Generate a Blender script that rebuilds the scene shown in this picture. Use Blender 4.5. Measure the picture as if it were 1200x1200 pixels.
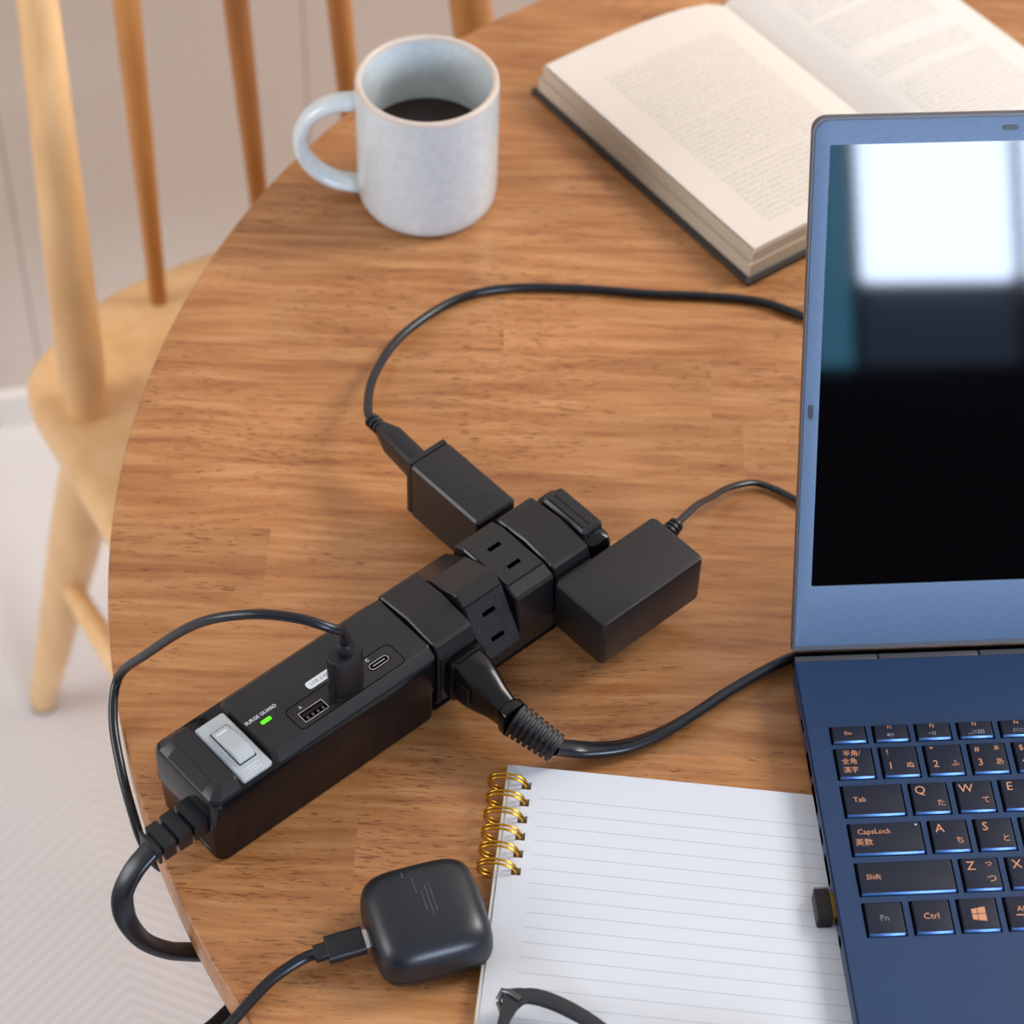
import bpy, bmesh, math, random
from mathutils import Vector, Matrix
random.seed(7)
R = math.radians
sc = bpy.context.scene
for o in list(bpy.data.objects): bpy.data.objects.remove(o)
C = bpy.data.collections.new('scene'); sc.collection.children.link(C)
TZ = 0.700            # height of the table top above the floor (m)
MM = 0.001

# ------------------------------------------------------------------ camera
cd = bpy.data.cameras.new('camera'); cam = bpy.data.objects.new('camera', cd); C.objects.link(cam)
sc.camera = cam
th = R(48.66); ro = R(1.98)
fw = Vector((0, math.cos(th), -math.sin(th))); rt = Vector((1, 0, 0)); up = rt.cross(fw)
r2 = rt*math.cos(ro) + up*math.sin(ro); u2 = -rt*math.sin(ro) + up*math.cos(ro)
m = Matrix((r2, u2, -fw)).transposed().to_4x4(); m.translation = Vector((0, 0, TZ + .8601)); cam.matrix_world = m
cd.sensor_width = 36; cd.sensor_height = 36; cd.lens = 2884.3/1200*36
cd.clip_start = .05; cd.clip_end = 60
cd.dof.use_dof = True; cd.dof.focus_distance = 1.035; cd.dof.aperture_fstop = 9.5

# ------------------------------------------------------------------ world, lights, exposure
w = bpy.data.worlds.new('world'); sc.world = w; w.use_nodes = True
bg = w.node_tree.nodes['Background']; bg.inputs[0].default_value = (.93, .95, 1, 1); bg.inputs[1].default_value = .56
def area(name, loc, target, sx, sy, power, col):
    l = bpy.data.lights.new(name, 'AREA'); l.shape = 'RECTANGLE'; l.size = sx; l.size_y = sy; l.energy = power; l.color = col
    o = bpy.data.objects.new(name, l); C.objects.link(o); o.location = loc
    o.rotation_euler = (Vector(target) - Vector(loc)).to_track_quat('-Z', 'Y').to_euler(); return o
area('ceiling_lamp_light', (1.7, 1.45, 2.15), (-.1, 1.1, .5), .8, .8, 42, (1, .97, .93))
area('side_window_light', (-3.0, .2, 1.9), (-.2, 1.3, .3), 1.6, 1.5, 52, (.97, .98, 1))
PANE_E = 35.0
vs = sc.view_settings
vs.view_transform = 'Standard'; vs.look = 'None'; vs.gamma = 1; vs.use_curve_mapping = False; vs.exposure = -0.04

# ------------------------------------------------------------------ materials
def sl(c):   # sRGB 0-255 -> linear
    return tuple(((x/255)/12.92 if x/255 <= .04045 else ((x/255+.055)/1.055)**2.4) for x in c)
def mat(name, col, rough=.5, metal=0, spec=.5, bump=None, noise=None, coat=0, sheen=0, emit=None, es=0):
    """col sRGB; bump=(scale, strength, distance m); noise=(scale, amount) colour mottling"""
    m = bpy.data.materials.new(name); m.use_nodes = True; nt = m.node_tree; b = nt.nodes['Principled BSDF']
    c = (*sl(col), 1)
    b.inputs['Base Color'].default_value = c; b.inputs['Roughness'].default_value = rough; b.inputs['Metallic'].default_value = metal
    b.inputs['Specular IOR Level'].default_value = spec; b.inputs['Coat Weight'].default_value = coat; b.inputs['Coat Roughness'].default_value = .08
    if emit: b.inputs['Emission Color'].default_value = (*sl(emit), 1); b.inputs['Emission Strength'].default_value = es
    tc = nt.nodes.new('ShaderNodeTexCoord')
    if noise:
        n = nt.nodes.new('ShaderNodeTexNoise'); n.inputs['Scale'].default_value = noise[0]; n.inputs['Detail'].default_value = 6
        nt.links.new(tc.outputs['Object'], n.inputs['Vector'])
        mp = nt.nodes.new('ShaderNodeMapRange'); mp.inputs[1].default_value = .3; mp.inputs[2].default_value = .7
        mp.inputs[3].default_value = 1-noise[1]; mp.inputs[4].default_value = 1+noise[1]*.6
        nt.links.new(n.outputs['Fac'], mp.inputs[0])
        mx = nt.nodes.new('ShaderNodeMix'); mx.data_type = 'RGBA'; mx.blend_type = 'MULTIPLY'; mx.inputs[0].default_value = 1
        mx.inputs[6].default_value = c; nt.links.new(mp.outputs[0], mx.inputs[7]); nt.links.new(mx.outputs[2], b.inputs['Base Color'])
    if bump:
        n = nt.nodes.new('ShaderNodeTexNoise'); n.inputs['Scale'].default_value = bump[0]; n.inputs['Detail'].default_value = 3
        nt.links.new(tc.outputs['Object'], n.inputs['Vector'])
        bp = nt.nodes.new('ShaderNodeBump'); bp.inputs['Strength'].default_value = bump[1]; bp.inputs['Distance'].default_value = bump[2]
        nt.links.new(n.outputs['Fac'], bp.inputs['Height']); nt.links.new(bp.outputs[0], b.inputs['Normal'])
    return m
def wood(name, dark, mid, light, stretch=(1.2, 14, 14), rough=.35, pores=True, vary=.12, coat=0.0, scale=7.0):
    m = bpy.data.materials.new(name); m.use_nodes = True; nt = m.node_tree; N = nt.nodes.new; L = nt.links.new
    b = nt.nodes['Principled BSDF']; tc = N('ShaderNodeTexCoord'); oi = N('ShaderNodeObjectInfo')
    off = N('ShaderNodeVectorMath'); off.operation = 'SCALE'; off.inputs[0].default_value = (3.1, 7.7, 5.3); L(oi.outputs['Random'], off.inputs['Scale'])
    ad = N('ShaderNodeVectorMath'); ad.operation = 'ADD'; L(tc.outputs['Object'], ad.inputs[0]); L(off.outputs[0], ad.inputs[1])
    # gentle warp of the grain lines
    wn = N('ShaderNodeTexNoise'); wn.inputs['Scale'].default_value = 6; wn.inputs['Detail'].default_value = 2; L(ad.outputs[0], wn.inputs['Vector'])
    ws = N('ShaderNodeVectorMath'); ws.operation = 'SCALE'; ws.inputs['Scale'].default_value = .020; L(wn.outputs['Color'], ws.inputs[0])
    a2 = N('ShaderNodeVectorMath'); a2.operation = 'ADD'; L(ad.outputs[0], a2.inputs[0]); L(ws.outputs[0], a2.inputs[1])
    mp = N('ShaderNodeMapping'); mp.inputs['Scale'].default_value = stretch; L(a2.outputs[0], mp.inputs['Vector'])
    n1 = N('ShaderNodeTexNoise'); n1.inputs['Scale'].default_value = scale; n1.inputs['Detail'].default_value = 7; n1.inputs['Roughness'].default_value = .62; L(mp.outputs[0], n1.inputs['Vector'])
    cr = N('ShaderNodeValToRGB'); e = cr.color_ramp.elements
    e[0].position = .30; e[0].color = (*sl(dark), 1); e[1].position = .72; e[1].color = (*sl(light), 1)
    k = e.new(.5); k.color = (*sl(mid), 1); L(n1.outputs['Fac'], cr.inputs[0])
    # per-object tone shift
    hs = N('ShaderNodeMapRange'); hs.inputs[3].default_value = 1-vary; hs.inputs[4].default_value = 1+vary; L(oi.outputs['Random'], hs.inputs[0])
    mx = N('ShaderNodeMix'); mx.data_type = 'RGBA'; mx.blend_type = 'MULTIPLY'; mx.inputs[0].default_value = 1; L(cr.outputs[0], mx.inputs[6]); L(hs.outputs[0], mx.inputs[7])
    # large soft blotches
    nb = N('ShaderNodeTexNoise'); nb.inputs['Scale'].default_value = 9; nb.inputs['Detail'].default_value = 3; L(ad.outputs[0], nb.inputs['Vector'])
    nr = N('ShaderNodeMapRange'); nr.inputs[1].default_value = .3; nr.inputs[2].default_value = .7; nr.inputs[3].default_value = .88; nr.inputs[4].default_value = 1.1; L(nb.outputs['Fac'], nr.inputs[0])
    m2 = N('ShaderNodeMix'); m2.data_type = 'RGBA'; m2.blend_type = 'MULTIPLY'; m2.inputs[0].default_value = 1; L(mx.outputs[2], m2.inputs[6]); L(nr.outputs[0], m2.inputs[7])
    out = m2.outputs[2]
    if pores:
        pm = N('ShaderNodeMapping'); pm.inputs['Scale'].default_value = (140, 1000, 400); L(a2.outputs[0], pm.inputs['Vector'])
        pn = N('ShaderNodeTexNoise'); pn.inputs['Scale'].default_value = 1; pn.inputs['Detail'].default_value = 2; L(pm.outputs[0], pn.inputs['Vector'])
        # density of the pores varies over the stave
        dn = N('ShaderNodeTexNoise'); dn.inputs['Scale'].default_value = 14; dn.inputs['Detail'].default_value = 1; L(a2.outputs[0], dn.inputs['Vector'])
        dr = N('ShaderNodeMapRange'); dr.inputs[1].default_value = .35; dr.inputs[2].default_value = .65; dr.inputs[3].default_value = -.07; dr.inputs[4].default_value = .055; L(dn.outputs['Fac'], dr.inputs[0])
        sm = N('ShaderNodeMath'); sm.operation = 'ADD'; L(pn.outputs['Fac'], sm.inputs[0]); L(dr.outputs[0], sm.inputs[1])
        pr = N('ShaderNodeMapRange'); pr.inputs[1].default_value = .61; pr.inputs[2].default_value = .69; pr.inputs[3].default_value = 0; pr.inputs[4].default_value = .62; L(sm.outputs[0], pr.inputs[0])
        m3 = N('ShaderNodeMix'); m3.data_type = 'RGBA'; m3.inputs[7].default_value = (*sl((96, 50, 22)), 1); L(out, m3.inputs[6]); L(pr.outputs[0], m3.inputs[0]); out = m3.outputs[2]
    L(out, b.inputs['Base Color'])
    rr = N('ShaderNodeMapRange'); rr.inputs[3].default_value = rough-.05; rr.inputs[4].default_value = rough+.08; L(n1.outputs['Fac'], rr.inputs[0]); L(rr.outputs[0], b.inputs['Roughness'])
    bp = N('ShaderNodeBump'); bp.inputs['Strength'].default_value = .12; bp.inputs['Distance'].default_value = .0004; L(n1.outputs['Fac'], bp.inputs['Height']); L(bp.outputs[0], b.inputs['Normal'])
    b.inputs['Coat Weight'].default_value = coat; b.inputs['Coat Roughness'].default_value = .25
    return m

M = {}
M['table'] = wood('table_wood', (146, 90, 50), (173, 117, 69), (193, 141, 94), stretch=(2.2, 24, 14), vary=.09, rough=.33)
M['chair'] = wood('chair_wood', (204, 154, 100), (226, 180, 124), (238, 198, 148), stretch=(3, 3, .6), pores=False, vary=.02, rough=.32)
M['chair_dark'] = wood('chair_spindle_wood', (158, 98, 44), (182, 120, 58), (200, 140, 76), stretch=(4, 4, .5), pores=False, vary=.03, rough=.35)
M['felt'] = mat('felt_pad', (96, 92, 80), .95)
M['blk_matte'] = mat('matte_black_plastic', (25, 25, 26), .38, bump=(2600, .25, .00012))
M['blk_grain'] = mat('grained_black_plastic', (27, 27, 30), .36, bump=(1300, .9, .0003), noise=(1500, .6))
M['blk_gloss'] = mat('glossy_black_plastic', (14, 13, 16), .17, spec=.35)
M['blk_gloss2'] = mat('glossy_dark_plastic', (14, 11, 14), .25, spec=.25)
M['blk_cable'] = mat('black_cable_jacket', (16, 20, 28), .30)
M['blk_void'] = mat('black_shade_and_print', (1, 1, 1), 1, spec=0)  # pure black stands in for shade in recesses too shallow to darken
M['blk_rubber'] = mat('black_rubber', (15, 17, 23), .42)
M['blk_satin'] = mat('satin_tap_plastic', (21, 20, 22), .30, bump=(2600, .2, .0001))
M['blk_adapter'] = mat('satin_black_plastic', (26, 25, 27), .36, bump=(1700, .5, .00016), noise=(1500, .35))
M['white_print'] = mat('white_print', (212, 216, 222), .6)
M['grey_print'] = mat('grey_print', (120, 122, 128), .6)
M['dim_print'] = mat('faint_grey_print', (84, 86, 92), .6)
M['grey_plate'] = mat('grey_switch_plastic', (174, 179, 181), .35, noise=(600, .05))
M['nose'] = mat('dark_nose_plastic', (16, 16, 18), .5, spec=.2)
M['led'] = mat('green_led', (60, 220, 10), .3, emit=(110, 255, 20), es=.7)
M['steel'] = mat('bright_steel', (205, 200, 196), .28, metal=1)
M['dark_steel'] = mat('dark_steel', (110, 110, 112), .3, metal=1)
M['gold'] = mat('gold_wire', (214, 160, 52), .25, metal=1)
M['navy'] = mat('navy_laptop_paint', (35, 60, 96), .40, metal=.3, bump=(2500, .12, .0001), noise=(14, .08))
M['navy_bezel'] = mat('front_lit_navy_bezel', (104, 126, 156), .5, metal=.1, bump=(2300, .6, .00018), noise=(1700, .16))  # lighter blue paints in the light falling on the front-facing bezel
M['lid_shell'] = mat('dark_lid_shell', (76, 76, 80), .4, metal=.2)
M['screen'] = mat('glossy_screen', (4, 3, 5), .035, spec=.55)
M['key'] = mat('key_plastic', (24, 29, 45), .42, spec=.32, bump=(2600, .15, .0001))
M['key_glint'] = mat('keycap_window_glint', (62, 98, 150), .32, metal=.5)  # window glint painted in blue on the keycap fronts
M['copper'] = mat('copper_legend', (200, 138, 102), .5)
M['paper'] = mat('notebook_paper_edge', (214, 212, 208), .8)
M['cover_gold'] = mat('kraft_cover', (196, 156, 66), .5)
M['book_paper'] = mat('aged_page_edge', (196, 180, 160), .85)
M['book_cover'] = mat('dark_book_cover', (52, 47, 44), .6)
M['mug'] = mat('pale_blue_glaze', (205, 211, 211), .22, noise=(240, .07), coat=.3)
M['mug_rim'] = mat('tan_bare_rim', (204, 188, 174), .35)
M['coffee'] = mat('dark_coffee', (44, 28, 16), .06)
M['frame'] = mat('matte_grey_eyeglass_frame', (34, 35, 39), .5)
M['wall'] = mat('greige_wall', (214, 199, 186), .8, noise=(1.5, .03))
M['skirting'] = mat('white_skirting', (232, 226, 220), .6)
M['unlit_wall'] = mat('unlit_window_wall', (26, 24, 27), .8)  # dark colour stands in for the shade on a backlit wall
M['wframe'] = mat('dark_window_frame', (40, 42, 44), .5)
def flat(name, col, s):
    m = bpy.data.materials.new(name); m.use_nodes = True; nt = m.node_tree; nt.nodes.clear()
    e = nt.nodes.new('ShaderNodeEmission'); e.inputs[0].default_value = (*sl(col), 1); e.inputs[1].default_value = s
    o = nt.nodes.new('ShaderNodeOutputMaterial'); nt.links.new(e.outputs[0], o.inputs[0]); return m
M['daylight'] = flat('daylight_pane', (210, 227, 255), PANE_E)
M['sill_glow'] = flat('sill_light_emission', (150, 175, 215), 1.1)  # emission standing in for light reflected off the window sill
M['teal_light'] = flat('blue_daylight_pane', (110, 190, 232), 4.2)
# eyeglass lens: thin clear glass
g = bpy.data.materials.new('lens_glass'); g.use_nodes = True; b = g.node_tree.nodes['Principled BSDF']
b.inputs['Base Color'].default_value = (.97, .98, 1, 1); b.inputs['Roughness'].default_value = .02; b.inputs['Transmission Weight'].default_value = 1; b.inputs['IOR'].default_value = 1.08; M['lens'] = g

def ruled(name):
    m = bpy.data.materials.new(name); m.use_nodes = True; nt = m.node_tree; N = nt.nodes.new; L = nt.links.new; b = nt.nodes['Principled BSDF']
    tc = N('ShaderNodeTexCoord'); sp = N('ShaderNodeSeparateXYZ'); L(tc.outputs['Object'], sp.inputs[0])
    # printed rules every 7 mm, below a 16 mm head margin
    a = N('ShaderNodeMath'); a.operation = 'MULTIPLY_ADD'; a.inputs[1].default_value = -1/.007; a.inputs[2].default_value = -.0159/.007+.5; L(sp.outputs[1], a.inputs[0])
    f = N('ShaderNodeMath'); f.operation = 'FRACT'; L(a.outputs[0], f.inputs[0])
    d = N('ShaderNodeMath'); d.operation = 'SUBTRACT'; d.inputs[1].default_value = .5; L(f.outputs[0], d.inputs[0])
    ab = N('ShaderNodeMath'); ab.operation = 'ABSOLUTE'; L(d.outputs[0], ab.inputs[0])
    lt = N('ShaderNodeMath'); lt.operation = 'LESS_THAN'; lt.inputs[1].default_value = .03; L(ab.outputs[0], lt.inputs[0])
    g1 = N('ShaderNodeMath'); g1.operation = 'GREATER_THAN'; g1.inputs[1].default_value = .2; L(a.outputs[0], g1.inputs[0])
    g2 = N('ShaderNodeMath'); g2.operation = 'GREATER_THAN'; g2.inputs[1].default_value = .013; L(sp.outputs[0], g2.inputs[0])
    m1 = N('ShaderNodeMath'); m1.operation = 'MULTIPLY'; L(lt.outputs[0], m1.inputs[0]); L(g1.outputs[0], m1.inputs[1])
    mm = N('ShaderNodeMath'); mm.operation = 'MULTIPLY'; L(m1.outputs[0], mm.inputs[0]); L(g2.outputs[0], mm.inputs[1])
    mx = N('ShaderNodeMix'); mx.data_type = 'RGBA'; mx.inputs[6].default_value = (*sl((208, 210, 215)), 1); mx.inputs[7].default_value = (*sl((178, 182, 190)), 1)
    L(mm.outputs[0], mx.inputs[0]); L(mx.outputs[2], b.inputs['Base Color']); b.inputs['Roughness'].default_value = .75
    return m
M['ruled'] = ruled('ruled_paper')

def printed(name, x0, x1, y0, y1, pitch, tint=(222, 211, 200), heads=()):
    """aged page with rows of small text between x0..x1 (m), y0..y1; heads = blank bands (ylo, yhi)"""
    m = bpy.data.materials.new(name); m.use_nodes = True; nt = m.node_tree; N = nt.nodes.new; L = nt.links.new; b = nt.nodes['Principled BSDF']
    tc = N('ShaderNodeTexCoord'); sp = N('ShaderNodeSeparateXYZ'); L(tc.outputs['Object'], sp.inputs[0])
    def mth(op, a, v=None, bb=None):
        n = N('ShaderNodeMath'); n.operation = op
        if isinstance(a, (int, float)): n.inputs[0].default_value = a
        else: L(a, n.inputs[0])
        if v is not None:
            if isinstance(v, (int, float)): n.inputs[1].default_value = v
            else: L(v, n.inputs[1])
        return n.outputs[0]
    X, Y = sp.outputs[0], sp.outputs[1]
    msk = mth('MULTIPLY', mth('MULTIPLY', mth('GREATER_THAN', X, x0), mth('LESS_THAN', X, x1)), mth('MULTIPLY', mth('GREATER_THAN', Y, y0), mth('LESS_THAN', Y, y1)))
    for lo, hi in heads:
        msk = mth('MULTIPLY', msk, mth('SUBTRACT', 1, mth('MULTIPLY', mth('GREATER_THAN', Y, lo), mth('LESS_THAN', Y, hi))))
    row = mth('GREATER_THAN', mth('ABSOLUTE', mth('SUBTRACT', mth('FRACT', mth('DIVIDE', Y, pitch)), .5)), .2)
    mp = N('ShaderNodeMapping'); mp.inputs['Scale'].default_value = (900, 500, 1); L(tc.outputs['Object'], mp.inputs['Vector'])
    nz = N('ShaderNodeTexNoise'); nz.inputs['Scale'].default_value = 1; nz.inputs['Detail'].default_value = 3; L(mp.outputs[0], nz.inputs['Vector'])
    ink = mth('MULTIPLY', mth('MULTIPLY', msk, row), mth('GREATER_THAN', nz.outputs['Fac'], .47))
    mx = N('ShaderNodeMix'); mx.data_type = 'RGBA'; mx.inputs[6].default_value = (*sl(tint), 1); mx.inputs[7].default_value = (*sl((140, 134, 128)), 1)
    L(mth('MULTIPLY', ink, .32), mx.inputs[0]); L(mx.outputs[2], b.inputs['Base Color']); b.inputs['Roughness'].default_value = .85
    return m

def floor_mat():
    m = bpy.data.materials.new('herringbone_carpet'); m.use_nodes = True; nt = m.node_tree; N = nt.nodes.new; L = nt.links.new; b = nt.nodes['Principled BSDF']
    tc = N('ShaderNodeTexCoord'); mp = N('ShaderNodeMapping'); mp.inputs['Rotation'].default_value = (0, 0, R(-16.2)); L(tc.outputs['Object'], mp.inputs['Vector'])
    sp = N('ShaderNodeSeparateXYZ'); L(mp.outputs[0], sp.inputs[0])
    pp = N('ShaderNodeMath'); pp.operation = 'PINGPONG'; pp.inputs[1].default_value = .095; L(sp.outputs[0], pp.inputs[0])
    k = N('ShaderNodeMath'); k.operation = 'MULTIPLY_ADD'; k.inputs[1].default_value = .75; L(pp.outputs[0], k.inputs[0]); L(sp.outputs[1], k.inputs[2])
    f = N('ShaderNodeMath'); f.operation = 'MULTIPLY'; f.inputs[1].default_value = 2*math.pi/.0105; L(k.outputs[0], f.inputs[0])
    s = N('ShaderNodeMath'); s.operation = 'SINE'; L(f.outputs[0], s.inputs[0])
    mr = N('ShaderNodeMapRange'); mr.inputs[1].default_value = -1; mr.inputs[2].default_value = 1; L(s.outputs[0], mr.inputs[0])
    mx = N('ShaderNodeMix'); mx.data_type = 'RGBA'; mx.inputs[6].default_value = (*sl((210, 202, 197)), 1); mx.inputs[7].default_value = (*sl((229, 223, 219)), 1)
    L(mr.outputs[0], mx.inputs[0]); L(mx.outputs[2], b.inputs['Base Color']); b.inputs['Roughness'].default_value = .85
    bp = N('ShaderNodeBump'); bp.inputs['Strength'].default_value = .3; bp.inputs['Distance'].default_value = .001; L(mr.outputs[0], bp.inputs['Height']); L(bp.outputs[0], b.inputs['Normal'])
    return m
M['floor'] = floor_mat()

# ------------------------------------------------------------------ object helpers (all coordinates in mm; z = 0 is the table top unless floor=True)
def tag(o, label=None, cat=None, group=None, kind=None):
    if label: o['label'] = label
    if cat: o['category'] = cat
    if group: o['group'] = group
    if kind: o['kind'] = kind
    return o
def thing(name, label, cat, loc=(0, 0, 0), rotz=0, group=None):
    o = bpy.data.objects.new(name, None); C.objects.link(o); o.empty_display_size = .02
    o.location = (loc[0]*MM, loc[1]*MM, loc[2]*MM + TZ); o.rotation_euler = (0, 0, R(rotz))
    return tag(o, label, cat, group)
def obj(name, bm, m, parent=None, smooth=35, loc=None, rot=None, label=None):
    me = bpy.data.meshes.new(name)
    bmesh.ops.scale(bm, vec=(MM,)*3, verts=bm.verts)
    if smooth is not None:
        for f in bm.faces: f.smooth = True
    bm.normal_update(); bm.to_mesh(me); bm.free()
    if smooth: me.set_sharp_from_angle(angle=R(smooth))
    for mm_ in (m if isinstance(m, (list, tuple)) else [m]): me.materials.append(mm_)
    o = bpy.data.objects.new(name, me); C.objects.link(o)
    if parent is not None: o.parent = parent
    if loc is not None: o.location = tuple(v*MM for v in loc)
    if rot is not None: o.rotation_euler = tuple(R(v) for v in rot)
    if label: o['label'] = label
    return o
def box(x0, x1, y0, y1, z0, z1, bev=0, seg=2, bm=None):
    bm = bm or bmesh.new()
    vs_ = [bm.verts.new(v) for v in [(x0,y0,z0),(x1,y0,z0),(x1,y1,z0),(x0,y1,z0),(x0,y0,z1),(x1,y0,z1),(x1,y1,z1),(x0,y1,z1)]]
    fs = [bm.faces.new([vs_[i] for i in f]) for f in [(3,2,1,0),(4,5,6,7),(0,1,5,4),(1,2,6,5),(2,3,7,6),(3,0,4,7)]]
    if bev:
        es = list({e for f in fs for e in f.edges}); bmesh.ops.bevel(bm, geom=es, offset=bev, segments=seg, affect='EDGES', profile=.6)
    return bm
def loft(secs, bm=None, cap0=True, cap1=True, closed=False):
    """secs: list of rings (same point count), each a list of (x,y,z)"""
    bm = bm or bmesh.new(); rows = [[bm.verts.new(p) for p in s] for s in secs]; n = len(rows[0])
    pairs = list(zip(rows[:-1], rows[1:])) + ([(rows[-1], rows[0])] if closed else [])
    for a, b_ in pairs:
        for i in range(n): bm.faces.new((a[i], a[(i+1) % n], b_[(i+1) % n], b_[i]))
    if not closed:
        if cap0: bm.faces.new(rows[0][::-1])
        if cap1: bm.faces.new(rows[-1])
    bmesh.ops.recalc_face_normals(bm, faces=bm.faces)
    return bm
def rrect(x0, x1, y0, y1, z, r, n=5):
    pts = []
    for cx, cy, a0 in ((x1-r, y1-r, 0), (x0+r, y1-r, 90), (x0+r, y0+r, 180), (x1-r, y0+r, 270)):
        for i in range(n+1):
            a = R(a0 + 90*i/n); pts.append((cx+r*math.cos(a), cy+r*math.sin(a), z))
    return pts
def rtop(x0, x1, y0, y1, z, r, n=5):
    pts = []
    for cx, cy, a0, q in ((x1-r, y1-r, 0, r), (x0+r, y1-r, 90, r), (x0+.5, y0+.5, 180, .5), (x1-.5, y0+.5, 270, .5)):
        for i in range(n+1):
            a = R(a0 + 90*i/n); pts.append((cx+q*math.cos(a), cy+q*math.sin(a), z))
    return pts
def rbox(x0, x1, y0, y1, prof, r, n=5, bm=None):
    """rounded-rectangle stack: prof = [(z, inset), ...]"""
    return loft([rrect(x0+i, x1-i, y0+i, y1-i, z, max(r-i*.6, .3), n) for z, i in prof], bm)
def catmull(P, sub=8):
    P = [Vector(p) for p in P]; Q = [P[0]*2-P[1]] + P + [P[-1]*2-P[-2]]; out = []
    for i in range(1, len(Q)-2):
        for k in range(sub):
            t = k/sub; a, b_, c, d = Q[i-1:i+3]
            out.append(.5*((2*b_)+(c-a)*t+(2*a-5*b_+4*c-d)*t*t+(3*b_-a-3*c+d)*t**3))
    out.append(P[-1]); return out
def sweep(P, ra, rb=None, n=12, shape=None, upv=(0, 0, 1), bm=None, twist=None, cap=True):
    """tube along points P. ra = half width (across), rb = half height (towards upv); numbers or lists"""
    P = [Vector(p) for p in P]; secs = []; N_ = len(P); rb = ra if rb is None else rb
    for i, p in enumerate(P):
        t = (P[min(i+1, N_-1)] - P[max(i-1, 0)]).normalized(); u_ = Vector(upv)
        if abs(t.dot(u_)) > .97: u_ = getattr(sweep, 'last', Vector((1, 0, 0)))
        s = t.cross(u_).normalized(); v = s.cross(t).normalized(); sweep.last = v
        if twist is not None:
            a = R(twist[i] if isinstance(twist, list) else twist); s, v = s*math.cos(a)+v*math.sin(a), v*math.cos(a)-s*math.sin(a)
        A = ra[i] if isinstance(ra, list) else ra; B = rb[i] if isinstance(rb, list) else rb
        if shape: ring = [(x*A, y*B) for x, y in shape]
        else: ring = [(A*math.cos(2*math.pi*k/n), B*math.sin(2*math.pi*k/n)) for k in range(n)]
        secs.append([tuple(p + s*x + v*y) for x, y in ring])
    return loft(secs, bm, cap, cap)
FIG8 = []      # flat twin-core cable cross-section
for k in range(9): a = R(-70+140*k/8); FIG8.append((.52+.48*math.cos(a), .98*math.sin(a)))
for k in range(9): a = R(110+140*k/8); FIG8.append((-.52+.48*math.cos(a), .98*math.sin(a)))
SQ = [(math.copysign(abs(math.cos(2*math.pi*k/20))**.45, math.cos(2*math.pi*k/20)), math.copysign(abs(math.sin(2*math.pi*k/20))**.45, math.sin(2*math.pi*k/20))) for k in range(20)]
def lathe(prof, n=64, bm=None, cx=0, cy=0, caps=(True, True)):
    return loft([[(cx+r*math.cos(2*math.pi*k/n), cy+r*math.sin(2*math.pi*k/n), z) for k in range(n)] for r, z in prof], bm, *caps)
def text_bm(strings, bm=None, off=0):
    """strings: list of (text, x, y, z, size, rot, align) -> flat lettering, slightly raised"""
    bm = bm or bmesh.new()
    for s, x, y, z, size, rot, al in strings:
        cu = bpy.data.curves.new('t', 'FONT'); cu.body = s; cu.size = size; cu.align_x = al; cu.align_y = 'CENTER'; cu.extrude = .02; cu.resolution_u = 2; cu.offset = size*off
        o = bpy.data.objects.new('t', cu); C.objects.link(o); dg = bpy.context.evaluated_depsgraph_get(); dg.update()
        me = bpy.data.meshes.new_from_object(o.evaluated_get(dg)); 
        if len(me.vertices):
            me.transform(Matrix.Translation((x, y, z)) @ Matrix.Rotation(R(rot), 4, 'Z')); bm.from_mesh(me)
        bpy.data.objects.remove(o); bpy.data.curves.remove(cu); bpy.data.meshes.remove(me)
    return bm
def xf(bm, mtx): bmesh.ops.transform(bm, matrix=mtx, verts=bm.verts); return bm
def holed_plate(xs, ys, holes, z0, z1, bm=None):
    """solid plate over the grid xs * ys with rectangular through-holes at cells (i, j)"""
    bm = bm or bmesh.new(); V = {}
    def v(i, j, k):
        if (i, j, k) not in V: V[(i, j, k)] = bm.verts.new((xs[i], ys[j], z1 if k else z0))
        return V[(i, j, k)]
    nx, ny = len(xs)-1, len(ys)-1; H = set(holes)
    sol = lambda i, j: 0 <= i < nx and 0 <= j < ny and (i, j) not in H
    for i in range(nx):
        for j in range(ny):
            if not sol(i, j): continue
            bm.faces.new((v(i,j,1), v(i+1,j,1), v(i+1,j+1,1), v(i,j+1,1))); bm.faces.new((v(i,j+1,0), v(i+1,j+1,0), v(i+1,j,0), v(i,j,0)))
            if not sol(i-1, j): bm.faces.new((v(i,j,0), v(i,j,1), v(i,j+1,1), v(i,j+1,0)))
            if not sol(i+1, j): bm.faces.new((v(i+1,j,0), v(i+1,j+1,0), v(i+1,j+1,1), v(i+1,j,1)))
            if not sol(i, j-1): bm.faces.new((v(i,j,0), v(i+1,j,0), v(i+1,j,1), v(i,j,1)))
            if not sol(i, j+1): bm.faces.new((v(i,j+1,0), v(i,j+1,1), v(i+1,j+1,1), v(i+1,j+1,0)))
    return bm

# ------------------------------------------------------------------ room
fl = obj('floor', box(-3500, 3500, -4600, 3500, -40, 0), M['floor'], smooth=None); tag(fl, kind='structure')
def wall_seg(name, p, ang, L0, L1, z0, z1, t, m, bm=None):
    o = obj(name, box(L0, L1, 0, t, z0, z1), m, smooth=None); o.location = (p[0]*MM, p[1]*MM, 0); o.rotation_euler = (0, 0, R(ang)); tag(o, kind='structure'); return o
WP = (-445, 1458); WA = 13.5
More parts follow.
